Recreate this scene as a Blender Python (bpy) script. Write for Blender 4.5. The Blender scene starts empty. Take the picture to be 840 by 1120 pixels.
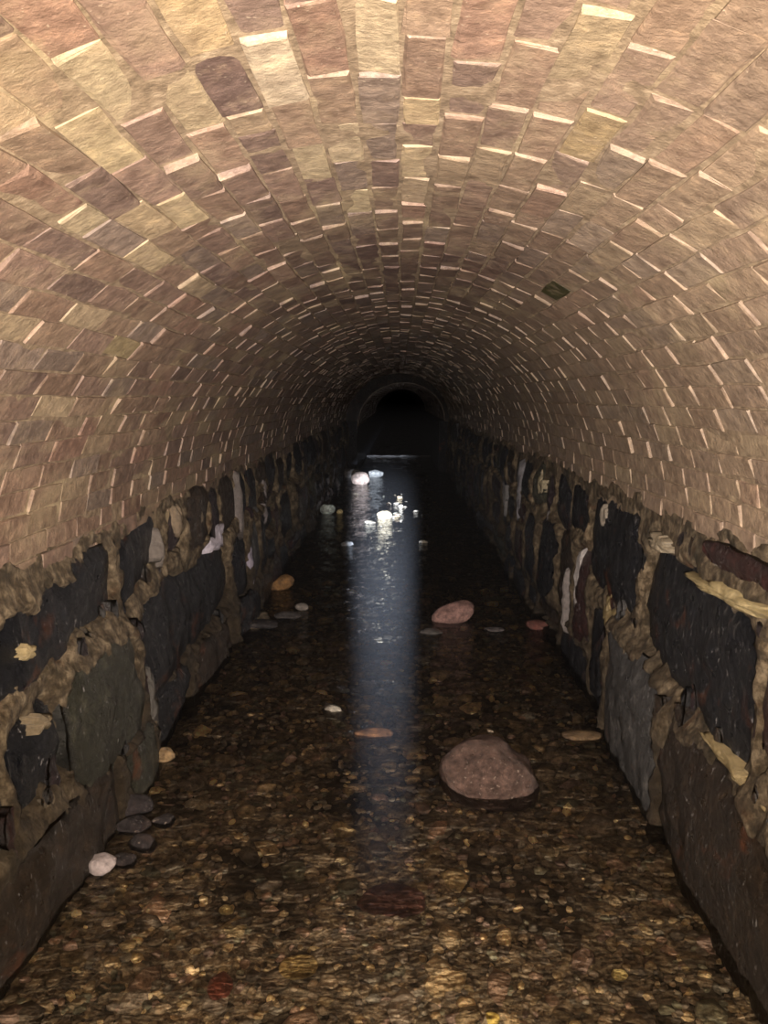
import bpy, bmesh, math, random
import numpy as np
from mathutils import Vector, Matrix, noise
random.seed(7)
rng = np.random.default_rng(11)
S = bpy.context.scene
C = S.collection

# ------------------------------------------------------------------ camera
F_PX = 850.0
cam = bpy.data.objects.new('camera', bpy.data.cameras.new('camera'))
C.objects.link(cam)
S.camera = cam
cam.data.sensor_fit = 'VERTICAL'
cam.data.sensor_height = 36.0
cam.data.lens = 36.0 * F_PX / 1120.0
cam.data.clip_start = 0.02
cam.data.clip_end = 200
cam.location = (0, 0, 1.6)
cam.rotation_euler = (math.radians(90 - 8.366), 0, math.radians(1.1336))

# ------------------------------------------------------------------ world, exposure, lights
w = bpy.data.worlds.new('world'); S.world = w
w.use_nodes = True
w.node_tree.nodes['Background'].inputs[0].default_value = (0.5, 0.5, 0.6, 1)
w.node_tree.nodes['Background'].inputs[1].default_value = 0.0
S.view_settings.view_transform = 'Standard'
S.view_settings.look = 'None'
S.view_settings.gamma = 1.0
S.view_settings.use_curve_mapping = False
S.view_settings.exposure = 0.0
S.cycles.max_bounces = 6
S.cycles.diffuse_bounces = 4
S.cycles.glossy_bounces = 3
S.cycles.volume_bounces = 0
S.cycles.transparent_max_bounces = 8

def lamp(name, kind, loc, power, col, **kw):
    d = bpy.data.lights.new(name, kind)
    d.energy = power
    d.color = col
    for k, v in kw.items():
        setattr(d, k, v)
    o = bpy.data.objects.new(name, d)
    o.location = loc
    C.objects.link(o)
    return o
# the photographer's head torch: warm, wide, a little below the lens
lamp('wide_torch_light', 'POINT', (0.02, -0.12, 1.52), 410.0, (1.0, 0.825, 0.645), shadow_soft_size=0.03)
wl_ = lamp('forward_fill_spot', 'SPOT', (0.02, -0.12, 1.50), 560.0, (1.0, 0.86, 0.82), shadow_soft_size=0.03,
           spot_size=math.radians(75), spot_blend=1.0)  # second warm spot, added to brighten the tunnel farther in
wl_.rotation_euler = (math.radians(90 - 4), 0, 0)
# the hand torch held low: narrow, cool
tl = lamp('hand_torch_light', 'SPOT', (0.0, 0.0, 0.62), 80000.0, (0.74, 0.82, 1.0), shadow_soft_size=0.012,
          spot_size=math.radians(6.1), spot_blend=1.0)
tl.rotation_euler = (math.radians(90 - 3.2), 0, math.radians(1.12))

# ------------------------------------------------------------------ helpers
def new_obj(name, verts, faces, mat, parent=None, loc=None, smooth=False, col=None, attrs=None):
    me = bpy.data.meshes.new(name)
    verts = np.asarray(verts, dtype=np.float64)
    if loc is not None:
        verts = verts - np.array(loc)
    me.from_pydata(verts.tolist(), [], faces)
    if col is not None:
        a = me.color_attributes.new('tint', 'FLOAT_COLOR', 'POINT')
        c = np.asarray(col, dtype=np.float32)
        if c.ndim == 1:
            c = np.tile(c, (len(verts), 1))
        if c.shape[1] == 3:
            c = np.hstack([c, np.ones((len(c), 1), dtype=np.float32)])
        a.data.foreach_set('color', c.ravel())
    me.materials.append(mat)
    if smooth:
        me.polygons.foreach_set('use_smooth', [True] * len(me.polygons))
    me.update()
    o = bpy.data.objects.new(name, me)
    if loc is not None:
        o.location = loc
    C.objects.link(o)
    if parent is not None:
        o.parent = parent
    return o

def tag(o, label=None, cat=None, group=None, kind=None):
    if label: o['label'] = label
    if cat: o['category'] = cat
    if group: o['group'] = group
    if kind: o['kind'] = kind
    return o

# vectorised value noise
_T = rng.random((64, 64, 64)).astype(np.float32)
def vnoise(x, y, z=0.0):
    x, y, z = np.broadcast_arrays(np.asarray(x, float), np.asarray(y, float), np.asarray(z, float))
    xi = np.floor(x).astype(int); yi = np.floor(y).astype(int); zi = np.floor(z).astype(int)
    fx = x - xi; fy = y - yi; fz = z - zi
    fx = fx * fx * (3 - 2 * fx); fy = fy * fy * (3 - 2 * fy); fz = fz * fz * (3 - 2 * fz)
    def g(a, b, c): return _T[(xi + a) & 63, (yi + b) & 63, (zi + c) & 63]
    v = 0
    for a in (0, 1):
        wa = fx if a else 1 - fx
        for b in (0, 1):
            wb = fy if b else 1 - fy
            for c in (0, 1):
                wc = fz if c else 1 - fz
                v = v + wa * wb * wc * g(a, b, c)
    return v * 2 - 1
def fbm(x, y, z=0.0, o=4):
    s = 0; a = 1.0; t = 0
    for i in range(o):
        s = s + a * vnoise(np.asarray(x) * 2 ** i + 17 * i, np.asarray(y) * 2 ** i + 5 * i, np.asarray(z) * 2 ** i + 3 * i)
        t += a; a *= 0.5
    return s / t

# ------------------------------------------------------------------ materials
class NT:
    def __init__(s, name):
        s.m = bpy.data.materials.new(name); s.m.use_nodes = True
        s.t = s.m.node_tree; s.t.nodes.clear()
        s.out = s.n('ShaderNodeOutputMaterial')
    def n(s, ty, **kw):
        nd = s.t.nodes.new(ty)
        for k, v in kw.items():
            setattr(nd, k, v)
        return nd
    def l(s, a, b): s.t.links.new(a, b)
    def put(s, sock, v):
        if isinstance(v, bpy.types.NodeSocket): s.l(v, sock)
        else: sock.default_value = v
    def pos(s, scale=(1, 1, 1)):
        g = s.n('ShaderNodeNewGeometry'); m = s.n('ShaderNodeMapping')
        s.l(g.outputs['Position'], m.inputs['Vector']); m.inputs['Scale'].default_value = scale
        return m.outputs[0]
    def noise(s, vec, scale, detail=4, rough=0.6, dist=0.0):
        n = s.n('ShaderNodeTexNoise'); s.l(vec, n.inputs['Vector'])
        n.inputs['Scale'].default_value = scale; n.inputs['Detail'].default_value = detail
        n.inputs['Roughness'].default_value = rough; n.inputs['Distortion'].default_value = dist
        return n.outputs['Fac']
    def ramp(s, fac, stops):
        r = s.n('ShaderNodeValToRGB'); s.l(fac, r.inputs[0])
        e = r.color_ramp.elements
        while len(e) < len(stops): e.new(0.5)
        for i, (p, c) in enumerate(stops):
            e[i].position = p
            e[i].color = (c, c, c, 1) if isinstance(c, (int, float)) else (*c, 1)
        return r.outputs[0]
    def mix(s, fac, a, b, mode='MIX'):
        m = s.n('ShaderNodeMix', data_type='RGBA', blend_type=mode)
        s.put(m.inputs[0], fac)
        for sock, v in ((m.inputs[6], a), (m.inputs[7], b)):
            s.put(sock, v if isinstance(v, bpy.types.NodeSocket) else (*v, 1))
        return m.outputs[2]
    def math(s, op, a, b=0.0):
        m = s.n('ShaderNodeMath', operation=op); s.put(m.inputs[0], a); s.put(m.inputs[1], b)
        return m.outputs[0]
    def attr(s, name='tint'):
        return s.n('ShaderNodeAttribute', attribute_name=name).outputs['Color']
    def bump(s, h, strength, dist, normal=None):
        b = s.n('ShaderNodeBump'); s.l(h, b.inputs['Height'])
        b.inputs['Strength'].default_value = strength; b.inputs['Distance'].default_value = dist
        if normal is not None: s.l(normal, b.inputs['Normal'])
        return b.outputs[0]
    def bsdf(s, color, rough, normal=None, spec=0.5, coat=0.0, coat_rough=0.1):
        b = s.n('ShaderNodeBsdfPrincipled')
        s.put(b.inputs['Base Color'], color if isinstance(color, bpy.types.NodeSocket) else (*color, 1))
        s.put(b.inputs['Roughness'], rough)
        b.inputs['Specular IOR Level'].default_value = spec
        if coat:
            s.put(b.inputs['Coat Weight'], coat); b.inputs['Coat Roughness'].default_value = coat_rough
        if normal is not None:
            s.l(normal, b.inputs['Normal'])
            if coat: s.l(normal, b.inputs['Coat Normal'])
        s.l(b.outputs[0], s.out.inputs['Surface'])
        return b

def lime_mask(t, lo=0.56, hi=0.70):
    return t.ramp(t.noise(t.pos((1.6, 1.0, 1.6)), 2.3, 6, 0.62, 0.4), [(lo, 0.0), (hi, 1.0)])

def mat_brick():
    t = NT('fired_clay_brick')
    p = t.pos()
    base = t.attr()
    n1 = t.noise(p, 26, 6, 0.7)
    c = t.mix(1.0, base, t.ramp(n1, [(0.32, (0.6, 0.57, 0.56)), (0.52, (1.0, 1.0, 1.0)), (0.70, (1.5, 1.46, 1.38))]), 'MULTIPLY')
    n2 = t.noise(p, 9, 5, 0.65, 0.6)
    c = t.mix(t.math('MULTIPLY', t.ramp(n2, [(0.52, 0.0), (0.68, 1.0)]), 0.45), c, (0.31, 0.245, 0.17))
    c = t.mix(t.math('MULTIPLY', lime_mask(t), 0.45), c, (0.42, 0.35, 0.22))
    spots = t.noise(p, 120, 2, 0.5)
    c = t.mix(t.ramp(spots, [(0.68, 0.0), (0.74, 0.45)]), c, (0.5, 0.43, 0.33))
    h = t.noise(p, 60, 6, 0.75)
    nrm = t.bump(h, 0.6, 0.008)
    nrm = t.bump(t.noise(p, 17, 4, 0.6), 0.3, 0.02, nrm)
    r = t.ramp(t.noise(p, 14, 3), [(0.3, 0.36), (0.7, 0.62)])
    t.bsdf(c, r, nrm, 0.5)
    return t.m

def mat_vault_mortar():
    t = NT('vault_lime_mortar')
    p = t.pos()
    c = t.ramp(t.noise(p, 30, 6, 0.7), [(0.3, (0.10, 0.076, 0.052)), (0.52, (0.22, 0.172, 0.118)), (0.72, (0.36, 0.295, 0.21))])
    c = t.mix(t.math('MULTIPLY', lime_mask(t), 0.5), c, (0.58, 0.49, 0.30))
    nrm = t.bump(t.noise(p, 80, 5, 0.7), 0.6, 0.006)
    t.bsdf(c, 0.6, nrm, 0.4)
    return t.m

def mat_wall_mortar():
    t = NT('wall_lime_mortar')
    p = t.pos()
    n = t.noise(p, 18, 7, 0.72)
    c = t.ramp(n, [(0.34, (0.030, 0.024, 0.016)), (0.47, (0.105, 0.080, 0.050)), (0.58, (0.25, 0.20, 0.13)), (0.72, (0.46, 0.38, 0.26))])
    g = t.noise(t.pos((1, 1, 0.6)), 4.0, 5, 0.65)
    c = t.mix(t.math('MULTIPLY', t.ramp(g, [(0.5, 0.0), (0.68, 1.0)]), 0.75), c, (0.030, 0.031, 0.022))
    ru = t.noise(p, 5.3, 4, 0.6, 0.7)
    c = t.mix(t.math('MULTIPLY', t.ramp(ru, [(0.6, 0.0), (0.7, 1.0)]), 0.6), c, (0.12, 0.05, 0.02))
    # permanent damp and silt stain on the lower wall, with deep shade painted in
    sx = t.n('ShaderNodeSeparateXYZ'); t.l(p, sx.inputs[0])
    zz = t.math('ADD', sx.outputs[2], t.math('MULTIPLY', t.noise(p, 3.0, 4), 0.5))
    damp_shade = t.ramp(zz, [(0.45, 1.0), (1.0, 0.0)])
    c = t.mix(t.math('MULTIPLY', damp_shade, 0.8), c, (0.024, 0.018, 0.012))
    dr = t.noise(t.pos((10, 10, 1.0)), 2.6, 6, 0.75, 0.4)
    c = t.mix(t.math('MULTIPLY', t.ramp(dr, [(0.5, 0.0), (0.62, 1.0)]), 0.65), c, (0.030, 0.024, 0.018))
    nrm = t.bump(t.noise(p, 40, 8, 0.8), 1.0, 0.03)
    r = t.ramp(t.noise(p, 12, 3), [(0.35, 0.3), (0.65, 0.65)])
    t.bsdf(c, r, nrm, 0.3)
    return t.m

def mat_stone():
    t = NT('wet_wall_stone')
    p = t.pos()
    c = t.mix(1.0, t.attr(), t.ramp(t.noise(p, 16, 7, 0.7), [(0.3, (0.45, 0.45, 0.47)), (0.55, (1, 1, 1)), (0.72, (2.6, 2.5, 2.4))]), 'MULTIPLY')
    ru = t.noise(p, 4.3, 5, 0.6, 0.9)
    c = t.mix(t.math('MULTIPLY', t.ramp(ru, [(0.60, 0.0), (0.72, 1.0)]), 0.7), c, (0.13, 0.045, 0.018))
    # thin runs of lime down the face
    st = t.noise(t.pos((12, 12, 1.0)), 3.1, 6, 0.75, 0.3)
    c = t.mix(t.math('MULTIPLY', t.ramp(st, [(0.61, 0.0), (0.68, 1.0)]), 0.6), c, (0.12, 0.115, 0.11))
    glints = t.noise(t.pos((1, 1, .4)), 62, 4, .7)  # pale specks: wet glints painted into the colour
    c = t.mix(t.ramp(glints, [(0.63, 0.0), (0.70, 0.8)]), c, (0.36, 0.35, 0.36))
    nrm = t.bump(t.noise(p, 30, 8, 0.8), 1.0, 0.035)
    r = t.ramp(t.noise(p, 20, 4), [(0.3, 0.22), (0.7, 0.55)])
    t.bsdf(c, r, nrm, 0.35)
    return t.m

def mat_rock(name='stream_rock', rough=(0.25, 0.5)):
    t = NT(name)
    p = t.pos()
    c = t.mix(1.0, t.attr(), t.ramp(t.noise(p, 22, 8, 0.75), [(0.34, (0.28, 0.27, 0.27)), (0.52, (1, 1, 1)), (0.70, (2.1, 2.05, 2.0))]), 'MULTIPLY')
    c = t.mix(t.ramp(t.noise(p, 9, 4, 0.6), [(0.55, 0.0), (0.75, 0.5)]), c, (0.10, 0.06, 0.045))
    c = t.mix(t.ramp(t.noise(p, 65, 4, 0.6), [(0.62, 0.0), (0.68, 0.7)]), c, (0.34, 0.28, 0.23))
    nrm = t.bump(t.noise(p, 42, 8, 0.8), 1.0, 0.02)
    t.bsdf(c, t.ramp(t.noise(p, 18, 3), [(0.3, rough[0]), (0.7, rough[1])]), nrm, 0.5)
    return t.m

def mat_bed():
    t = NT('stream_silt')
    p = t.pos()
    c = t.ramp(t.noise(p, 24, 8, 0.75), [(0.38, (0.04, 0.034, 0.027)), (0.50, (0.20, 0.165, 0.12)), (0.60, (0.45, 0.38, 0.27)), (0.72, (0.7, 0.6, 0.44))])
    c = t.mix(t.ramp(t.noise(p, 2.2, 4), [(0.45, 0.0), (0.6, 0.8)]), c, (0.010, 0.008, 0.007))
    nrm = t.bump(t.noise(p, 60, 6, 0.7), 0.8, 0.01)
    t.bsdf(c, 0.5, nrm, 0.4)
    return t.m

def mat_water():
    t = NT('clear_stream_water')
    p = t.pos()
    h1 = t.noise(t.pos((0.75, 1.5, 1)), 9, 4, 0.6, 0.8)
    h2 = t.noise(t.pos((0.8, 1.3, 1)), 42, 3, 0.6, 0.6)
    n = t.bump(h1, 0.45, 0.03)
    n = t.bump(h2, 0.6, 0.007, n)
    fr = t.n('ShaderNodeFresnel'); fr.inputs['IOR'].default_value = 1.33; t.l(n, fr.inputs['Normal'])
    gl = t.n('ShaderNodeBsdfGlossy'); gl.inputs['Roughness'].default_value = 0.04; t.l(n, gl.inputs['Normal'])
    tr = t.n('ShaderNodeBsdfTransparent'); tr.inputs['Color'].default_value = (0.95, 0.92, 0.86, 1)
    # suspended silt scatters a little light back
    df = t.n('ShaderNodeBsdfDiffuse'); df.inputs['Color'].default_value = (0.11, 0.10, 0.09, 1); t.l(n, df.inputs['Normal'])
    m0 = t.n('ShaderNodeMixShader'); m0.inputs[0].default_value = 0.02
    t.l(tr.outputs[0], m0.inputs[1]); t.l(df.outputs[0], m0.inputs[2])
    m = t.n('ShaderNodeMixShader'); t.l(fr.outputs[0], m.inputs[0]); t.l(m0.outputs[0], m.inputs[1]); t.l(gl.outputs[0], m.inputs[2])
    t.l(m.outputs[0], t.out.inputs['Surface'])
    return t.m

def mat_lime():
    t = NT('lime_deposit')
    p = t.pos()
    c = t.mix(1.0, t.attr(), t.ramp(t.noise(p, 40, 6, 0.7), [(0.3, 0.5), (0.6, 1.0)]), 'MULTIPLY')
    nrm = t.bump(t.noise(p, 70, 6, 0.8), 1.0, 0.012)
    t.bsdf(c, 0.28, nrm, 0.6)
    return t.m

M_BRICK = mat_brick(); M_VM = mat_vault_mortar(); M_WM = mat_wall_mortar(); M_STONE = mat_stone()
M_ROCK = mat_rock(); M_PEB = mat_rock('stream_pebble', (0.3, 0.55)); M_BED = mat_bed(); M_WATER = mat_water(); M_LIME = mat_lime()

# ------------------------------------------------------------------ vault
END = 17.0                        # the section in view ends here and a slightly smaller one goes on
CX, CZ, A, B = -0.05, 1.08, 1.12, 1.04
def arch_pt(th, off=0.0, a=A, b=B, cx=CX, cz=CZ):
    # th = 0 at the right springing, pi at the left; off > 0 goes outwards
    x = cx + (a + off) * math.cos(th)
    z = cz + (b + off) * math.sin(th) + 0.045 * math.cos(th)
    return x, z
# arc length table
TH = np.linspace(-0.05, math.pi + 0.05, 2000)
PX = CX + A * np.cos(TH); PZ = CZ + B * np.sin(TH) + 0.045 * np.cos(TH)
SL = np.concatenate([[0], np.cumsum(np.hypot(np.diff(PX), np.diff(PZ)))])
def th_at(s): return float(np.interp(s, SL, TH))
def s_at(th): return float(np.interp(th, TH, SL))
S_CROWN = float(np.interp(0.0, PX[::-1], SL[::-1]))       # the straight joint right overhead

def vault_frame(s):
    th = th_at(s)
    x, z = arch_pt(th)
    tx, tz = -A * math.sin(th), B * math.cos(th) - 0.045 * math.sin(th)
    l = math.hypot(tx, tz); tx /= l; tz /= l          # tangent (towards the left springing)
    nx, nz = -tz, tx                                  # inward normal
    return x, z, tx, tz, nx, nz

def grid_faces(nu, nv, off=0, flip=False):
    f = []
    for i in range(nu - 1):
        for j in range(nv - 1):
            a = off + i * nv + j
            q = (a, a + 1, a + nv + 1, a + nv)
            f.append(q[::-1] if flip else q)
    return f

def vault_shell(name, y0, y1, ys, a, b, cx, cz, mat):
    ths = np.linspace(-0.06, math.pi + 0.06, 150)
    V = []; 
    X = cx + a * np.cos(ths); Z = cz + b * np.sin(ths) + 0.045 * np.cos(ths)
    for y in ys:
        d = 0.004 * fbm(ths * 14, np.full_like(ths, y * 14), 1.0)
        V.append(np.stack([X - d * np.cos(ths), np.full_like(ths, y), Z - d * np.sin(ths)], 1))
    nv = len(ths); nu = len(ys)
    V = V + [np.stack([cx + (a + 0.3) * np.cos(ths), np.full_like(ths, y), cz + (b + 0.3) * np.sin(ths)], 1) for y in (y0, y1)]
    verts = np.concatenate(V)
    F = grid_faces(nu, nv)
    o0 = nu * nv; o1 = o0 + nv
    for j in range(nv - 1):
        F.append((o0 + j, o0 + j + 1, j + 1, j))
        e = (nu - 1) * nv
        F.append((e + j, e + j + 1, o1 + j + 1, o1 + j))
        F.append((o0 + j + 1, o0 + j, o1 + j, o1 + j + 1))
    F.append((0, e, o1, o0)); F.append((nv - 1, o0 + nv - 1, o1 + nv - 1, e + nv - 1))
    return new_obj(name, verts, F, mat, smooth=True)

ceiling = vault_shell('ceiling', -2.0, END, np.concatenate([np.arange(-2, 4, 0.04), np.arange(4, END, 0.15), [END]]), A, B, CX, CZ, M_VM)
tag(ceiling, 'brown brick barrel vault of the tunnel from springing to springing', 'vault', kind='structure')

# ---- bricks
HERO = [  # limewashed or odd bricks on the vault: arc length from the crown joint, distance in, colour
    (.446, 1.15, (.31, .26, .175)), (.162, 1.30, (.34, .29, .215)), (.036, 1.18, (.31, .26, .18)), (.296, 1.08, (.27, .21, .13)),
    (.931, 2.45, (.25, .205, .12)), (-.617, 2.91, (.035, .035, .012)), (.154, 2.19, (.34, .29, .19)), (-.352, 1.39, (.25, .195, .115)),
    (-.306, 1.11, (.26, .21, .14)), (-.046, 1.53, (.30, .24, .15)), (.247, 1.22, (.11, .078, .068)), (.085, 1.60, (.30, .25, .17)),
]
PAL = [((0.200, 0.140, 0.105), 6), ((0.178, 0.126, 0.102), 6), ((0.22, 0.162, 0.118), 4), ((0.135, 0.097, 0.084), 2),
       ((0.24, 0.188, 0.128), 2), ((0.205, 0.132, 0.102), 2), ((0.30, 0.245, 0.165), 0.4), ((0.18, 0.145, 0.122), 3)]
PW = np.array([p[1] for p in PAL]); PW = PW / PW.sum()
def brick_color(s, y):
    c = np.array(PAL[rng.choice(len(PAL), p=PW)][0])
    c = c * rng.uniform(0.82, 1.15)
    ds = s - S_CROWN
    # purplish burnt bricks in a band of the crown further in
    haunch = 1 / (1 + math.exp((ds + .35) / .12))          # right haunch, evenly coated with old limewash
    c = c * (1 - .45 * haunch) + np.array((.29, .235, .165)) * .45 * haunch
    c = c * .82 + np.array((.195, .145, .105)) * .18
    k = math.exp(-(ds / 0.6) ** 4) * math.exp(-((y - 3.3) / 1.3) ** 4) * (rng.random() < .8)
    c = c * (1 - 0.6 * k) + np.array((0.060, 0.036, 0.034)) * 0.6 * k
    if 1.2 < y < 1.9 and -0.1 < ds < 0.7 and rng.random() < 0.22:
        c = c * 0.5 + np.array((0.42, 0.36, 0.22)) * 0.5
    for (hs, hy, hc) in HERO:
        if abs(ds - hs) < .039 and abs(y + .118 - hy) < .118: c = np.array(hc)
    return c

COURSE = 0.0775
MODY = 0.236
def brick_geo(s, y, hw, hl, local=True):
    """verts (x,y,z) of one brick"""
    x, z, tx, tz, nx, nz = vault_frame(s)
    proud = rng.uniform(0.002, 0.0075) + (rng.random() < 0.14) * rng.uniform(0.002, 0.008)
    tilt_y = rng.normal(0, 0.0022); tilt_t = rng.normal(0, 0.0015)
    bev = rng.uniform(0.002, 0.0045)
    V = []
    jt = lambda k=0.0024: rng.normal(0, k)
    rot = rng.normal(0, 0.008)
    for ring, (n, ins) in enumerate(((-0.03, 0.0), (proud - bev, 0.0), (proud, bev))):
        for (a, b) in ((-1, -1), (1, -1), (1, 0), (1, 1), (-1, 1), (-1, 0)):
            t = a * (hw - ins) + jt(); q = b * (hl - ins * (b != 0)) + jt(0.0022)
            nn = n + (tilt_y * b + tilt_t * a + jt(0.0006) if ring else 0)
            if ring == 2 and b == 0: nn -= rng.uniform(0, 0.0015)
            tt = t + rot * q; qq = q - rot * t
            V.append((x + tx * tt + nx * nn, y + qq, z + tz * tt + nz * nn))
    F = []
    for r in (0, 1):
        for i in range(6):
            j = (i + 1) % 6
            F.append((r * 6 + i, r * 6 + j, r * 6 + 6 + j, r * 6 + 6 + i))
    F.append((12, 13, 14, 17)); F.append((17, 14, 15, 16))
    return V, F, (x, y, z)

CAMP = np.array((0, 0, 1.6))
def seen_size(P, n):
    v = np.array(P) - CAMP
    px = 437 + F_PX * v[0] / max(v[1], 0.05); py = 435 - F_PX * v[2] / max(v[1], 0.05)
    inside = v[1] > 0.2 and -40 < px < 880 and -40 < py < 1160
    r = np.linalg.norm(v)
    return (abs(v @ np.array(n)) / r) / r ** 2 if inside else 0

bricks = []
k = 0
ncr = int((SL[-1]) / COURSE) + 2
s0 = S_CROWN % COURSE
for i in range(-1, ncr):
    s_lo = s0 + i * COURSE; s_mid = s_lo + COURSE / 2
    if s_mid < 0.05 or s_mid > SL[-1] - 0.05: continue
    wob = rng.normal(0, 0.0015)
    y = -1.9 + (i % 2) * MODY / 2 + rng.uniform(-0.035, 0.035)
    while y < END - 0.1:
        L = MODY + rng.normal(0, 0.005)
        if rng.random() < 0.07: L *= 0.55
        joint = rng.uniform(0.007, 0.014)
        if y + L > END - 0.01: break
        gap = 0.0022 + rng.uniform(0, 0.0026)
        if abs(s_lo - S_CROWN) < 0.001 or abs(s_lo + COURSE - S_CROWN) < 0.001: gap += 0.003
        V, Fc, c = brick_geo(s_mid + wob + rng.normal(0, 0.001), y + L / 2, COURSE / 2 - gap, L / 2 - joint / 2)
        _, _, _, _, nx, nz = vault_frame(s_mid)
        bricks.append((seen_size(c, (nx, 0, nz)), V, Fc, c, brick_color(s_mid, y)))
        y += L
bricks.sort(key=lambda b: -b[0])
for b in bricks[:300]:
    new_obj('brick', b[1], b[2], M_BRICK, ceiling, loc=b[3], col=b[4])
def merge(lst):
    V = []; Fs = []; Cc = []; o = 0
    for (v, f, c) in lst:
        V.append(np.asarray(v)); Fs += [tuple(i + o for i in q) for q in f]
        Cc.append(np.tile(np.asarray(c, dtype=float), (len(v), 1)) if np.ndim(c) == 1 else c)
        o += len(v)
    return np.concatenate(V), Fs, np.concatenate(Cc)
V, Fs, Cc = merge([(b[1], b[2], b[4]) for b in bricks[300:]])
tag(new_obj('brickwork', V, Fs, M_BRICK, ceiling, col=Cc), kind='stuff')

# ---- the slightly smaller section beyond, with its own brickwork
A2, B2, CX2, CZ2 = 0.94, 0.84, 0.04, 1.08
END2 = 48.0
far = vault_shell('ceiling', END - 0.02, END2, np.concatenate([np.arange(END - 0.02, END2, 0.4), [END2]]), A2, B2, CX2, CZ2, M_VM)
tag(far, 'lower inner arch where the tunnel narrows at its dark far end', 'vault', kind='structure')
fb = []
def far_brick(thc, y, hw, hl, n1):
    x = CX2 + A2 * math.cos(thc); z = CZ2 + B2 * math.sin(thc) + 0.045 * math.cos(thc)
    tx, tz = -math.sin(thc), math.cos(thc); nx, nz = -math.cos(thc), -math.sin(thc)
    V = []
    for n in (-0.03, n1):
        for (a, b) in ((-1, -1), (1, -1), (1, 1), (-1, 1)):
            V.append((x + tx * a * hw + nx * n, y + b * hl, z + tz * a * hw + nz * n))
    return V, [(0, 1, 5, 4), (1, 2, 6, 5), (2, 3, 7, 6), (3, 0, 4, 7), (4, 5, 6, 7)]
nr = 36
for i in range(nr):
    th = math.pi * (i + 0.5) / nr
    y = END + (i % 2) * 0.12
    while y < 30:
        v, f = far_brick(th, y + 0.115, 0.033, 0.108, rng.uniform(0.004, 0.012))
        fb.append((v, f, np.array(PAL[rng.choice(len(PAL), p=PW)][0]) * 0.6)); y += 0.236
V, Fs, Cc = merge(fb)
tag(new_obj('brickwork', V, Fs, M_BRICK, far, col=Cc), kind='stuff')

# end ring: the wall that closes the step between the two sections
V = []; nv = 60
for y in (END - 0.03, END + 0.22):
    for (a, b, cx) in ((A2 + 0.005, B2 + 0.005, CX2), (A + 0.28, B + 0.28, CX)):
        for j in range(nv + 1):
            th = -0.02 + (math.pi + 0.04) * j / nv
            rr = 0.012 * noise.noise(Vector((th * 6, a * 3, y)))
            V.append((cx + (a + rr) * math.cos(th), y + 0.6 * rr, CZ + (b + rr) * math.sin(th) + 0.045 * math.cos(th)))
n1 = nv + 1; F = []
for j in range(nv):
    F += [(j, j + 1, n1 + j + 1, n1 + j), (2 * n1 + j + 1, 2 * n1 + j, 3 * n1 + j, 3 * n1 + j + 1),
          (j + 1, j, 2 * n1 + j, 2 * n1 + j + 1), (n1 + j, n1 + j + 1, 3 * n1 + j + 1, 3 * n1 + j)]
ring = new_obj('wall_back', V, F, mat_rock('dark_render', (0.6, 0.8)), col=(0.02, 0.018, 0.015))  # even near-black render colour
tag(ring, 'dark rendered ring where the vault steps down to the narrower section', 'wall', kind='structure')

# ------------------------------------------------------------------ side walls: rubble stones bedded in smeared mortar
BLACK = (0.005, 0.0062, 0.0095); SLATE = (0.009, 0.0105, 0.0145); GREEN = (0.034, 0.035, 0.025)
BROWN = (0.028, 0.019, 0.012); RED = (0.030, 0.011, 0.010); GREY = (0.065, 0.066, 0.066); PURPLE = (0.022, 0.015, 0.018)
#  (y0, y1, z0, z1, slope of top/bottom over length, colour, face offset into the tunnel)
LEFT = [
 (2.02, 3.02, .75, .985, .03, BLACK, .0), (3.12, 3.66, .79, 1.03, .06, BLACK, -.02), (3.78, 4.05, .84, 1.04, .0, PURPLE, .0),
 (3.22, 5.0, .26, .70, .02, SLATE, .0), (2.46, 3.1, .24, .66, -.02, GREEN, .04), (2.12, 2.40, .37, .63, 0, BLACK, -.015),  # last stone stands for a dark hollow, its shade put into black
 (1.5, 2.05, .32, .66, .03, BROWN, .02), (1.2, 1.95, .78, 1.0, .0, BLACK, .0), (1.75, 2.75, -.12, .235, -.02, BROWN, .03),
 (.7, 1.66, -.12, .22, 0, SLATE, .03), (.3, 1.4, .3, .66, 0, SLATE, .0), (2.86, 3.22, -.12, .20, -.02, GREEN, .05), (3.32, 4.0, -.12, .19, 0, BLACK, .0),
 (4.08, 4.9, -.12, .18, 0, BROWN, .03), (4.15, 4.55, .78, 1.05, 0, BROWN, .02), (4.63, 4.85, .74, 1.04, 0, PURPLE, .0),
]
RIGHT = [
 (3.38, 4.25, .64, 1.08, .0, BLACK, .0), (2.2, 3.28, .54, 1.0, .04, BLACK, -.01), (2.1, 2.62, 1.055, 1.13, 0, RED, .0),
 (1.45, 2.12, .56, .92, .02, RED, .02), (2.82, 3.62, -.12, .50, .03, GREY, .06), (1.7, 2.74, -.14, .42, .02, BROWN, .05),
 (3.74, 4.12, .04, .52, -.02, SLATE, .01), (4.2, 4.56, .22, .76, .0, RED, .02), (4.34, 4.7, .84, 1.08, 0, BLACK, .0),
 (.6, 1.6, -.12, .44, 0, SLATE, .04), (.4, 1.36, .55, 1.0, 0, BLACK, 0), (4.22, 4.9, -.12, .14, 0, BLACK, 0.0), (4.66, 5.0, .24, .72, 0, BROWN, .0),
]
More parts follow.
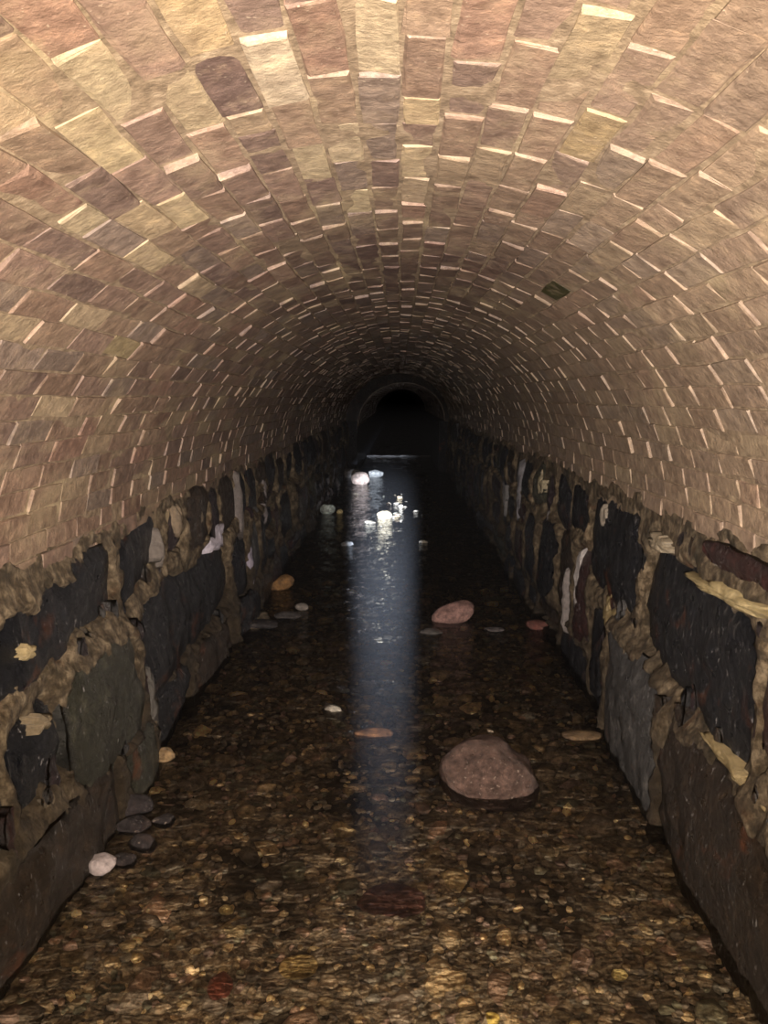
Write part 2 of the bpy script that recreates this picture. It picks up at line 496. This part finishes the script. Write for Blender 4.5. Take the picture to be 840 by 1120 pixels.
def random_course(lst, y0, y1, z0, z1, wmin, wmax):
    y = y0
    while y < y1:
        L = rng.uniform(wmin, wmax)
        if y + L > y1: break
        c = (BLACK, SLATE, PURPLE, BROWN, RED, GREEN, GREY)[rng.choice(7, p=(.3, .24, .14, .12, .08, .07, .05))]
        if rng.random() < .35 and L > .3:
            m = rng.uniform(.35, .65) * (z1 - z0) + z0
            lst.append((y, y + L, z0, m - .03, rng.normal(0, .02), c, rng.uniform(-.01, .05)))
            lst.append((y, y + L, m + .03, z1, rng.normal(0, .02), c, rng.uniform(-.02, .03)))
        else:
            lst.append((y, y + L, z0, z1, rng.normal(0, .02), c, rng.uniform(-.02, .06)))
        y += L + rng.uniform(.04, .11)
random_course(LEFT, 4.95, END - .2, .74, 1.06, .22, .6)
random_course(LEFT, 5.1, END - .2, .24, .68, .22, .7)
random_course(LEFT, 5.0, END - .2, -.12, .18, .3, .8)
random_course(RIGHT, 4.8, END - .2, .80, 1.09, .22, .6)
random_course(RIGHT, 5.08, END - .2, .24, .74, .22, .7)
random_course(RIGHT, 5.0, END - .2, -.12, .18, .3, .8)

def wall_x(side, y, z):
    """inner face of the wall plane, metres"""
    if side < 0:
        b = 1.115 + 0.04 * np.clip(z, 0, 1.1) + 0.012 * np.sin(y * 1.9)
    else:
        b = 1.045 + 0.01 * np.clip(z, 0, 1.1) + 0.014 * np.sin(y * 1.6 + 1)
    return side * b

def build_wall(side, stones, name, label):
    ys = np.concatenate([np.arange(-1.9, 1.2, .05), np.arange(1.2, 5.2, .0125), np.arange(5.2, 9, .025), np.arange(9, END - .03, .06), [END - .03]])
    zt = 1.17 if side < 0 else 1.22
    zs = np.concatenate([np.arange(-.3, zt, .0125), [zt]])
    Y, Z = np.meshgrid(ys, zs, indexing='ij')
    # signed distance to the nearest stone outline, roughened
    sd = np.full(Y.shape, .3); so = np.zeros(Y.shape); sw = np.full(Y.shape, 1e-3)
    j1 = fbm(Y * 7 + side * 31, Z * 4.5, 2.0, 4) * .075
    j2 = fbm(Y * 38, Z * 13 + side * 9, 5.0, 2) * .022
    for (y0, y1, z0, z1, sl, c, off) in stones:
        a = np.searchsorted(ys, y0 - .25); b = np.searchsorted(ys, y1 + .25)
        if b <= a: continue
        yy = Y[a:b]; zz = Z[a:b]
        t = (yy - (y0 + y1) / 2) / (y1 - y0)
        dz = t * sl * 2
        hx = (y1 - y0) / 2; hz = (z1 - z0) / 2; r = min(hx, hz) * .45
        qx = np.abs(yy - (y0 + y1) / 2) - hx + r; qz = np.abs(zz - (z0 + z1) / 2 - dz) - hz + r
        d = np.hypot(np.maximum(qx, 0), np.maximum(qz, 0)) + np.minimum(np.maximum(qx, qz), 0) - r
        sd[a:b] = np.minimum(sd[a:b], d)
        wgt = np.exp(-np.maximum(d, 0) / .03); so[a:b] += wgt * off; sw[a:b] += wgt
    sd = sd + np.clip(j1 + j2, -.030, .12)
    h = -.06 + .078 * (1 / (1 + np.exp(-np.clip(sd / .007, -30, 30)))) 
    h = h + fbm(Y * 13, Z * 13, 8.0 + side, 5) * .024 - np.abs(fbm(Y * 30, Z * 22, 4.0, 2)) * .012 + fbm(Y * 3, Z * 3, 3.0 + side, 2) * .015
    h = h + so / sw
    h = np.where(sd > 0, h * (1 - .65 * np.clip((Z - .98) / .08, 0, 1)), h)
    # the smeared mortar thins out ragged over the first brick courses
    spring = 1.045 if side < 0 else 1.115
    edge = spring + .035 + fbm(Y * 9, Z * 0 + 3, 1.0, 3) * .05
    k = np.clip((Z - edge) / .05, 0, 1)
    X = np.abs(wall_x(side, Y, Z))
    # follow the vault's springing at the top of the wall
    sn = np.clip((Z - (CZ - side * 0 + .045 * side)) / B, 0, .98)
    xv = np.abs(CX + side * A * np.sqrt(1 - sn ** 2))
    top = np.clip((Z - (spring - .07)) / .07, 0, 1)
    X = X * (1 - top) + (np.minimum(xv, 99) - .004) * top
    X = X - h * (1 - k) + .05 * k
    V = np.stack([side * X, Y, Z], -1).reshape(-1, 3)
    nu, nv = Y.shape
    F = grid_faces(nu, nv, flip=(side < 0))
    # close the body behind the face
    base = len(V)
    ex = []
    for y in ys:
        ex += [(side * 1.6, y, -.3), (side * 1.6, y, zt)]
    V = np.concatenate([V, np.array(ex)])
    for i in range(nu - 1):
        b0, t0, b1, t1 = base + 2 * i, base + 2 * i + 1, base + 2 * i + 2, base + 2 * i + 3
        g0, g1 = i * nv, (i + 1) * nv
        qs = [(b0, g0, g1, b1), (g0 + nv - 1, t0, t1, g1 + nv - 1), (t0, b0, b1, t1)]
        F += [q if side > 0 else q[::-1] for q in qs]
    F.append(tuple(range(0, nv)) + (base + 1, base)); F.append(tuple(range((nu - 1) * nv, nu * nv))[::-1] + (base + 2 * nu - 2, base + 2 * nu - 1))
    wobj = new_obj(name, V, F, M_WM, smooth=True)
    stones = list(stones); rg = np.random.default_rng(50 + side); n_small = 0
    while n_small < 62:
        y = 1.9 + 5.5 * rg.random() ** 1.5; z = rg.uniform(.02, spring - .05)
        a = int(np.searchsorted(ys, y)); b = int(np.clip(z / .0125 + 24, 0, len(zs) - 1))
        if sd[a, b] < .018: continue
        L = rg.uniform(.02, .08); H = rg.uniform(.03, .12)
        o_ = float(np.abs(wall_x(side, y, z)) + side * 0 - abs(V[a * nv + b][0])) - .022
        stones.append((y, y + L, z, z + H, rg.normal(0, .01), (BLACK, BROWN, GREY, PURPLE, RED, (.16, .13, .09))[rg.integers(6)], o_))
        n_small += 1
    tag(wobj, label, 'wall', kind='structure')
    # the stones
    for idx, (y0, y1, z0, z1, sl, c, off) in enumerate(stones):
        near = y0 < 5.2
        L = y1 - y0; H = z1 - z0
        nu = max(4, int(L / (.03 if near else .11))); nv = max(4, int(H / (.03 if near else .11)))
        g = .048 if H > .15 else 0
        us = np.linspace(-1, 1, nu); vs = np.linspace(-1, 1, nv)
        U, W = np.meshgrid(us, vs, indexing='ij')
        sq = 1 - .12 * (np.abs(U) ** 2) * (np.abs(W) ** 2)
        yy = (y0 + y1) / 2 + U * sq * (L / 2 + g) + fbm(W * 2 + idx, U, idx * 3.3, 2) * .012
        zz = (z0 + z1) / 2 + W * sq * (H / 2 + g) + sl * U * .9 + fbm(U * 2 + idx, W, idx * 1.7, 2) * .012
        bul = np.maximum(np.abs(U) ** 5, np.abs(W) ** 5)
        # cleft faces: a few flat facets plus noise
        rs = np.random.default_rng(idx + 100 * (side + 2))
        fac = np.full(U.shape, 9.0)
        for q in range(5):
            fac = np.minimum(fac, rs.uniform(.0, .03) + rs.normal(0, .022) * U + rs.normal(0, .022) * W)
        rough = fbm(yy * 8, zz * 8, idx, 4) * .022 + fbm(yy * 24, zz * 15, idx, 3) * .012
        face = (np.clip(fac, -.04, .035) if H > .15 else 0) + rough - (.03 if H > .15 else .012) * bul + .014 + off
        xx = np.abs(wall_x(side, yy, np.minimum(zz, 1.1))) - face
        Vf = np.stack([side * xx, yy, zz], -1).reshape(-1, 3)
        m = len(Vf)
        bi = [i * nv for i in range(nu)] + [(nu - 1) * nv + j for j in range(1, nv)] + [i * nv + nv - 1 for i in range(nu - 2, -1, -1)] + [j for j in range(nv - 2, 0, -1)]
        Vb = Vf[bi].copy(); Vb[:, 0] = side * 1.28
        Fq = grid_faces(nu, nv, flip=(side < 0))
        nb = len(bi)
        for q in range(nb):
            r = (q + 1) % nb
            f = (bi[q], bi[r], m + r, m + q)
            Fq.append(f[::-1] if side > 0 else f)
        Fq.append(tuple(range(m, m + nb)) if side < 0 else tuple(range(m, m + nb))[::-1])
        cc = np.array(c) * rs.uniform(.8, 1.25)
        new_obj('stone', np.concatenate([Vf, Vb]), Fq, M_STONE, wobj, loc=(side * 1.15, (y0 + y1) / 2, (z0 + z1) / 2), col=cc, smooth=near)
    return wobj
wl = build_wall(-1, LEFT, 'wall_left', 'left rubble side wall, black stones in smeared tan mortar')
wr = build_wall(1, RIGHT, 'wall_right', 'right rubble side wall, black and grey stones in cream mortar')

# ---- blobs: crystalline lime deposits and every loose rock share one builder
def blob(name, loc, size, col, mat, parent=None, rough=.18, facets=5, seed=0, sub=3, rot=(0, 0, 0), cut=.62, flat_bottom=False):
    rs = np.random.default_rng(seed + 1000)
    bm = bmesh.new(); bmesh.ops.create_icosphere(bm, subdivisions=sub, radius=1.0)
    V = np.array([v.co[:] for v in bm.verts]); F = [tuple(v.index for v in f.verts) for f in bm.faces]; bm.free()
    # planes cut the ball into a faceted stone
    for q in range(facets):
        n = rs.normal(size=3); n /= np.linalg.norm(n); d = rs.uniform(cut, .95)
        dd = V @ n - d
        V = V - np.outer(np.maximum(dd, 0) * .9, n)
    V = V * (1 + rough * fbm(V[:, 0] * 1.6 + seed, V[:, 1] * 1.6, V[:, 2] * 1.6, 4))[:, None]
    V = V * np.array(size)
    R = np.array(Matrix.Rotation(rot[2], 3, 'Z') @ Matrix.Rotation(rot[1], 3, 'Y') @ Matrix.Rotation(rot[0], 3, 'X'))
    V = V @ R.T
    return new_obj(name, V + np.array(loc), F, mat, parent, loc=loc, smooth=True, col=col)

def crust(side, y, z, ry, rz, col, seed, parent, tilt=0.0, thick=.022):
    """a thin irregular skin of lime on the wall face"""
    K, Rn = 40, 7
    V = []
    for k in range(K):
        a = 2 * math.pi * k / K
        out = 1 + .75 * noise.noise(Vector((math.cos(a) * 1.8 + seed, math.sin(a) * 1.8, seed * 1.7))) + .35 * noise.noise(Vector((math.cos(a) * 6 + seed, math.sin(a) * 6, 3)))
        for q in range(1, Rn + 1):
            f = q / Rn
            dy = ry * out * f * math.cos(a); dz = rz * out * f * math.sin(a) + tilt * dy
            hh = thick * (1 - f ** 3) * (1 + .8 * noise.noise(Vector((dy * 20, dz * 16, seed)))) + .016
            if q == Rn: hh = -.05
            V.append((side * (abs(float(wall_x(side, y + dy, min(z + dz, 1.1)))) - hh), y + dy, z + dz))
    c0 = len(V); V.append((side * (abs(float(wall_x(side, y, z))) - thick - .016), y, z))
    c1 = len(V); V.append((side * 1.25, y, z))
    F = []
    for k in range(K):
        n = (k + 1) % K
        for q in range(Rn - 1):
            F.append((k * Rn + q, k * Rn + q + 1, n * Rn + q + 1, n * Rn + q))
        F.append((c0, k * Rn, n * Rn)); F.append((c1, n * Rn + Rn - 1, k * Rn + Rn - 1))
    if side > 0: F = [f[::-1] for f in F]
    return new_obj('lime_deposit', V, F, M_LIME, parent, loc=(side * 1.1, y, z), smooth=True, col=col)
for a in [(4.72, .74, .17, .085, (.62, .59, .68)), (3.95, .97, .06, .09, (.24, .19, .13)), (5.6, .36, .05, .17, (.34, .32, .40)), (2.24, .84, .04, .022, (.42, .34, .18)),
          (2.28, .60, .05, .03, (.20, .16, .10)), (4.35, .92, .05, .13, (.22, .18, .13)), (3.6, .90, .02, .1, (.18, .16, .14)), (5.4, .85, .05, .2, (.20, .18, .17)),
          (6.4, .8, .06, .2, (.22, .2, .2)), (3.3, .25, .05, .16, (.10, .095, .085)), (2.62, .1, .03, .1, (.09, .08, .07))]:
    crust(-1, *a[:4], a[4], 3 + a[0] * 7, wl)
for a in [(4.42, .48, .07, .24, (.52, .50, .49), 0), (3.74, .54, .12, .10, (.28, .22, .11), 0), (2.38, .99, .34, .024, (.46, .38, .20), -.06), (2.2, .49, .34, .022, (.34, .27, .14), 0),
          (5.35, .55, .05, .22, (.24, .22, .21), 0), (5.6, .99, .07, .10, (.34, .30, .20), 0), (4.75, .35, .03, .2, (.22, .2, .19), 0), (3.0, .2, .12, .22, (.13, .135, .13), 0),
          (6.6, .8, .06, .22, (.2, .2, .22), 0), (7.6, .7, .08, .25, (.2, .2, .2), 0), (3.95, 1.0, .06, .05, (.3, .27, .22), 0), (3.05, 1.03, .12, .03, (.36, .31, .22), 0)]:
    crust(1, *a[:4], a[4], 5 + a[0] * 7, wr, a[5])

# ------------------------------------------------------------------ stream bed
def bed_z(x, y):
    x = np.asarray(x, float); y = np.asarray(y, float)
    d = -.07 + .045 * fbm(x * 1.7 + 3, y * 1.1, 4.0, 4)
    d = d + .075 * np.exp(-((x + 1.0) / .16) ** 2) * np.exp(-((y - 2.7) / .5) ** 2)      # gravel shoulder at the left wall
    d = d + .085 * np.exp(-((x + 1.0) / .2) ** 2) * np.exp(-((y - 5.4) / .5) ** 2)
    d = d + .032 * np.exp(-((x + .62) / .33) ** 2) * np.exp(-((y - 3.95) / .5) ** 2)
    d = d + .030 * np.exp(-((x - .62) / .35) ** 2) * np.exp(-((y - 4.5) / .6) ** 2)
    d = d + .022 * np.exp(-((x - .05) / .5) ** 2) * np.exp(-((y - 5.6) / .5) ** 2)
    d = d + .044 * np.exp(-((x + .1) / .5) ** 2) * np.exp(-((y - 10.6) / 2.4) ** 2)        # bed raised under the torch beam, for a brighter lit patch
    return d
ys = np.concatenate([np.arange(-1.9, 6, .04), np.arange(6, END2, .2)]); xs = np.linspace(-1.3, 1.3, 66)
Yb, Xb = np.meshgrid(ys, xs, indexing='ij')
Zb = bed_z(Xb, Yb) + fbm(Xb * 12, Yb * 12, 1.0, 3) * .008
nu, nv = Yb.shape
V = np.stack([Xb, Yb, Zb], -1).reshape(-1, 3)
F = grid_faces(nu, nv)
nb = len(V)
V = np.concatenate([V, [(-1.3, ys[0], -.4), (1.3, ys[0], -.4), (1.3, ys[-1], -.4), (-1.3, ys[-1], -.4)]])
F.append((nb, nb + 1, nb + 2, nb + 3))
F.append((nb + 1, nb) + tuple(range(0, nv))); F.append((nb + 3, nb + 2) + tuple(range(nb - 1, nb - nv - 1, -1)))
F.append((nb,  nb + 3) + tuple(i * nv for i in range(nu - 1, -1, -1))); F.append((nb + 2, nb + 1) + tuple(i * nv + nv - 1 for i in range(nu)))
floor = new_obj('floor', V, F, M_BED, smooth=True)
tag(floor, 'dark silty stream bed covered in brown gravel and pebbles', 'stream bed', kind='structure')

# pebble shapes shared by every pebble
def ico(sub):
    bm = bmesh.new(); bmesh.ops.create_icosphere(bm, subdivisions=sub, radius=1.0)
    V = np.array([v.co[:] for v in bm.verts]); F = [tuple(v.index for v in f.verts) for f in bm.faces]; bm.free()
    return V, F
I1 = ico(1); I2 = ico(2)
def pebble_shape(src, seed):
    V, F = src; rs = np.random.default_rng(seed)
    V = V.copy()
    for q in range(5):
        n = rs.normal(size=3); n /= np.linalg.norm(n); d = rs.uniform(.5, .9)
        V = V - np.outer(np.maximum(V @ n - d, 0), n)
    V = V * (1 + .12 * rs.normal(size=len(V)))[:, None]
    return V * np.array((1, rs.uniform(.6, .95), rs.uniform(.35, .65))), F
SH1 = [pebble_shape(I1, i) for i in range(12)]
PEBC = [((.10, .075, .045), 8), ((.15, .115, .06), 6), ((.055, .045, .035), 8), ((.24, .18, .09), 3), ((.33, .26, .13), 1.3),
        ((.16, .10, .07), 2), ((.13, .085, .075), 2), ((.10, .10, .085), 3), ((.50, .42, .26), .5), ((.06, .07, .045), 2)]
PPW = np.array([p[1] for p in PEBC]); PPW /= PPW.sum()
peb = []
def add_peb(x, y, r):
    z = float(bed_z(x, y)) + r * rng.uniform(.0, .3)
    if rng.random() > (.05 if y < 7 else .16): z = min(z, -.008 - r * .62)          # nearly all lie under the water
    peb.append((r / max(y, .8) * (1.0 if 1.4 < y < 6 else .2), x, y, z, r, rng.uniform(0, 6.28), int(rng.integers(12)), (np.array(PEBC[rng.choice(len(PEBC), p=PPW)][0]) * .55 + np.array((.11, .10, .085)) * .45) * rng.uniform(.5, 1.5) * (4.2 if y < 2.7 else 4.6 if y < 7 else 3.0)))
for _ in range(130):
    add_peb(rng.uniform(-1.0, .95), rng.uniform(3.3, 6.6), rng.uniform(.04, .09))
for _ in range(420):
    add_peb(rng.uniform(-1.08, 1.02), rng.uniform(1.45, 6.0), rng.uniform(.03, .065) if rng.random() < .8 else rng.uniform(.06, .10))
for _ in range(8200):
    y = 1.3 + (rng.random() ** 1.5) * 5.5
    add_peb(rng.uniform(-1.1, 1.04), y, rng.uniform(.009, .028))
for cx_, cy_, sx_, sy_, n_ in ((-.62, 3.95, .3, .45, 420), (.62, 4.5, .28, .5, 320), (.05, 5.6, .4, .45, 260), (-.95, 2.75, .08, .4, 60)):
    for _ in range(n_):
        x = float(np.clip(rng.normal(cx_, sx_), -1.05, 1.0)); add_peb(x, rng.normal(cy_, sy_), rng.uniform(.012, .034))
for _ in range(800):
    add_peb(float(np.clip(rng.normal(-.1, .4), -1, .95)), rng.normal(10.8, 2.0), rng.uniform(.025, .07))
    peb[-1] = peb[-1][:7] + (np.array((.42, .38, .30)) * rng.uniform(.8, 2.2),)  # paler gravel: glow of the torch-lit patch put into its colour
for _ in range(900):
    add_peb(rng.uniform(-1.1, 1.04), rng.uniform(6, 16.5), rng.uniform(.03, .08))
peb.sort(key=lambda p: -p[0])
def peb_verts(p):
    V, F = SH1[p[6]]
    c, s = math.cos(p[5]), math.sin(p[5])
    W = V * p[4]
    return np.stack([W[:, 0] * c - W[:, 1] * s + p[1], W[:, 0] * s + W[:, 1] * c + p[2], W[:, 2] + p[3]], 1), F
for p in peb[:300]:
    V, F = peb_verts(p)
    new_obj('pebble', V, F, M_PEB, floor, loc=(p[1], p[2], p[3]), col=p[7], smooth=True)
V, Fs, Cc = merge([(*peb_verts(p), p[7]) for p in peb[300:]])
tag(new_obj('gravel', V, Fs, M_PEB, floor, col=Cc, smooth=True), kind='stuff')

# ------------------------------------------------------------------ water
ys = np.concatenate([np.arange(-1.9, 1.39, .06), np.arange(1.4, 2.7, .008), np.arange(2.71, 4.195, .014), np.arange(4.21, 8.99, .03), np.arange(9.02, END2, .1)])
xs = np.linspace(-1.25, 1.25, 260)
Yw, Xw = np.meshgrid(ys, xs, indexing='ij')
fade = np.clip((Yw - 6) / 10, 0, 1)
Zw = .006 * fbm(Xw * 4.5, Yw * 3.2, 2.0, 2) + .0048 * fbm(Xw * 11, Yw * 15, 7.0, 3) * (1 - .3 * fade)
# fine wavelets standing over the shallow sill in the middle foreground
q = np.exp(-((Xw - .12) / .33) ** 2 - ((Yw - 2.0) / .28) ** 2)
Zw = Zw + q * .0030 * np.sin((Yw * 1.0 - .5 * Xw) * 210 + 3 * fbm(Xw * 6, Yw * 6, 3.0, 2)) * (0.5 + 0.5 * fbm(Xw * 18, Yw * 10, 2.0, 2))
q = np.exp(-((Xw + .65) / .2) ** 2 - ((Yw - 2.1) / .3) ** 2)
Zw = Zw + q * .0026 * np.sin((Yw * .8 + .9 * Xw) * 150 + 3 * fbm(Xw * 6, Yw * 6, 3.0, 2))
water = new_obj('stream_water', np.stack([Xw, Yw, Zw], -1).reshape(-1, 3), grid_faces(*Yw.shape), M_WATER, smooth=True)
tag(water, 'shallow clear rippling water running the length of the tunnel floor', 'water', kind='stuff')

# ------------------------------------------------------------------ rocks standing in the stream
def rock(name, label, loc, size, col, cat='rock', seed=1, rough=.2, facets=7, rot=(0, 0, 0), cut=.62, sub=3, group=None, mat=None):
    o = blob(name, loc, size, col, mat or M_ROCK, None, rough, facets, seed, sub, rot, cut)
    return tag(o, label, cat, group)
rock('boulder', 'large rounded reddish-brown boulder in the foreground water right of centre', (.385, 3.12, .0), (.225, .19, .155), (.095, .062, .050), 'boulder', 21, .26, 6, (0, 0, .2), .68, 4)
rock('rock', 'pale pink oblong rock tilted up out of the water in mid-stream', (.40, 5.5, .045), (.165, .10, .085), (.27, .165, .145), seed=22, rot=(0, -.35, .2), cut=.75)
rock('rock', 'bright orange-tan rock at the foot of the left wall in mid-distance', (-1.0, 6.42, .04), (.12, .08, .07), (.26, .145, .055), seed=23, rot=(0, -.4, .1))
rock('stone', 'small light tan stone lying against the left wall in the foreground', (-1.05, 3.26, .02), (.055, .04, .032), (.36, .25, .13), 'stone', 24)
rock('rock', 'round pinkish-white rock farthest up the stream, lit by the torch beam', (-.74, 14.42, .10), (.18, .14, .14), (.34, .26, .21), seed=25, facets=4, cut=.8)
rock('stone', 'grey-white flat stone just behind the round pinkish-white rock', (-.50, 15.75, .06), (.19, .12, .09), (.16, .165, .155), 'stone', 26)
rock('stone', 'dim grey stone on the left behind the round pinkish-white rock', (-.95, 15.6, .08), (.26, .16, .12), (.14, .13, .12), 'stone', 41)
rock('rock', 'bluish-white rock near the left wall beside the beam', (-1.0, 10.72, .055), (.105, .08, .08), (.62, .74, .70), seed=27)
rock('stone', 'tiny yellowish stone right of the bluish-white rock', (-.83, 10.72, .02), (.045, .04, .045), (.60, .50, .25), 'stone', 28)
rock('rock', 'cream rock in the brightest middle of the torch-lit water', (-.2, 10.33, .03), (.115, .08, .07), (.34, .29, .19), seed=29, facets=4)
rock('stone', 'low sliver of pale stone left of the cream rock', (-.38, 9.95, .0), (.09, .05, .028), (.22, .20, .15), 'stone', 30)
rock('stone', 'small white stone standing alone below the bluish-white rock', (-.57, 8.36, .012), (.072, .05, .035), (.20, .21, .21), 'stone', 31)
rock('stone', 'small buff stone right of the torch-lit patch', (.27, 8.54, .005), (.055, .04, .025), (.45, .42, .34), 'stone', 32)
rock('stone', 'small dark red stone at the foot of the right wall', (.97, 5.3, .02), (.085, .06, .04), (.13, .05, .04), 'stone', 33)
rock('stone', 'white sparkling lump on the dark stones by the left wall, foreground', (-1.01, 2.43, .025), (.055, .045, .032), (.52, .46, .47), 'stone', 34, .35, mat=M_LIME)
rock('stone', 'flat grey stone breaking the surface left of the pink oblong rock', (.22, 5.2, .0), (.085, .06, .018), (.12, .115, .11), 'stone', 35)
rock('stone', 'flat grey stone breaking the surface right of the pink oblong rock', (.66, 5.25, .002), (.075, .05, .018), (.12, .11, .11), 'stone', 36)
rock('stone', 'flat orange-brown stone awash near the right wall behind the boulder', (.88, 3.55, -.008), (.11, .06, .022), (.17, .115, .06), 'stone', 37)
rock('stone', 'thin flat orange stone awash in the middle left of the boulder', (-.12, 3.55, .0), (.095, .05, .02), (.20, .11, .055), 'stone', 38)
rock('stone', 'submerged pink stone with a white glint in the centre foreground', (-.02, 2.36, -.05), (.12, .075, .04), (.17, .085, .07), 'stone', 39)
rock('stone', 'submerged angular yellow-brown stone at the bottom left of centre', (-.29, 2.04, -.04), (.06, .035, .03), (.50, .38, .17), 'stone', 40, .1, 8, (0, 0, .2), .55)
rock('stone', 'submerged small red-pink stone left of the yellow-brown one', (-.5, 1.96, -.04), (.035, .045, .03), (.42, .14, .10), 'stone', 42)
rock('stone', 'cream chip of stone under the water at bottom right', (.63, 2.01, -.025), (.024, .018, .014), (.95, .80, .36), 'stone', 43)
rock('stone', 'cream chip of stone under the water left of centre', (-.55, 2.27, -.025), (.026, .018, .014), (.9, .78, .40), 'stone', 44)
rock('stone', 'yellow chip of stone at the bottom edge right of centre', (.25, 1.84, -.02), (.020, .018, .014), (1.0, .82, .25), 'stone', 45)
darks = [(-1.0, 2.70, .0, .07), (-.93, 2.60, -.01, .06), (-1.03, 2.83, .01, .075), (-.9, 2.76, -.01, .05), (-.96, 2.5, -.01, .045)]
lb = ['dark purplish stone against the left wall behind the white lump, middle of the dark heap', 'dark stone on the stream side of the heap by the white lump',
      'hindmost dark stone of the heap by the left wall', 'small dark stone nearest mid-stream in the heap by the left wall', 'small dark stone touching the right of the white lump']
for i, (x, y, z, r) in enumerate(darks):
    rock('stone', lb[i], (x, y, z), (r, r * .8, r * .65), (.035, .03, .032), 'stone', 60 + i, group='dark stones heaped by the left wall')
ledge = [(-.98, 5.3, .015, .15), (-.82, 5.55, .01, .10), (-.74, 5.75, .02, .055)]
lb = ['long low grey stone of the ledge along the left wall, nearest', 'low grey stone in the middle of the ledge along the left wall', 'small pale stone at the far tip of the ledge by the left wall']
for i, (x, y, z, r) in enumerate(ledge):
    rock('stone', lb[i], (x, y, z), (r, r * .6, .03), ((.035, .033, .035), (.055, .052, .052), (.18, .165, .15))[i], 'stone', 70 + i, group='low ledge stones by the left wall')
# a low sill of stone across the stream near the dark end
sv = []; 
for i in range(25):
    x = -.9 + i * .075
    for (dy, z) in ((-.1, -.2), (-.08, .02 + .02 * noise.noise(Vector((x * 5, 0, 0)))), (.1, .03 + .02 * noise.noise(Vector((x * 5, 2, 0)))), (.14, -.2)):
        sv.append((x, 21.5 + dy + .05 * noise.noise(Vector((x * 3, 1, dy))), z))
sf = grid_faces(25, 4) + [(i * 4 + 3, i * 4, i * 4 + 4, i * 4 + 7) for i in range(24)] + [(0, 1, 2, 3), (99, 98, 97, 96)]
sf = [f for f in sf]
tag(new_obj('stone_sill', sv, sf, M_ROCK, col=(.035, .033, .03)), 'low stone sill across the stream in the dark far end', 'sill')
# side walls and back of the far section
for s in (-1, 1):
    V = []; ys = np.arange(END - .03, END2 + .3, .3)
    for y in ys:
        for z in np.linspace(-.3, 1.1, 8):
            V.append((s * (.90 if s < 0 else .88) - .02 + s * .03 * noise.noise(Vector((s, y * 2, z * 4))), y, z))
        V.append((s * 1.5, y, 1.1)); V.append((s * 1.5, y, -.3))
    nvv = 10; F = grid_faces(len(ys), nvv, flip=(s < 0)) + [((i + 1) * nvv, (i) * nvv, i * nvv + 9, (i + 1) * nvv + 9) for i in range(len(ys) - 1)]
    F += [tuple(range(nvv)), tuple(range(len(V) - nvv, len(V)))]
    o = new_obj('wall_left' if s < 0 else 'wall_right', V, F, M_STONE, col=SLATE)
    tag(o, ('left' if s < 0 else 'right') + ' dark side wall of the narrower section at the far end', 'wall', kind='structure')

# ------------------------------------------------------------------ mist hanging over the water, shows the torch beam
def mist_mat(density):
    t = NT('thin_mist')
    g = t.n('ShaderNodeNewGeometry'); sx = t.n('ShaderNodeSeparateXYZ'); t.l(g.outputs['Position'], sx.inputs[0])
    mr = t.n('ShaderNodeMapRange'); t.l(sx.outputs[1], mr.inputs[0])     # thickens up the tunnel, shaped to fade the beam's near end
    mr.inputs[1].default_value = 1.5; mr.inputs[2].default_value = 4.6; mr.inputs[3].default_value = 0; mr.inputs[4].default_value = density
    v = t.n('ShaderNodeVolumeScatter'); v.inputs['Color'].default_value = (.9, .94, 1, 1)
    t.l(mr.outputs[0], v.inputs['Density']); v.inputs['Anisotropy'].default_value = 0.1
    t.l(v.outputs[0], t.out.inputs['Volume'])
    return t.m
def mist(y0, y1, dens):
    V = [(x, y, z) for x in (-1.3, 1.3) for y in (y0, y1) for z in (-.25, 1.5)]
    F = [(0, 1, 3, 2), (4, 6, 7, 5), (0, 4, 5, 1), (2, 3, 7, 6), (0, 2, 6, 4), (1, 5, 7, 3)]
    return new_obj('mist', V, F, mist_mat(dens))
m = mist(1.6, 15.0, 0.0036)
tag(m, 'thin mist hanging over the stream, lit bluish by the torch beam', 'mist', kind='stuff')
print('tris', sum(len(o.data.polygons) for o in bpy.data.objects if o.type == 'MESH'))
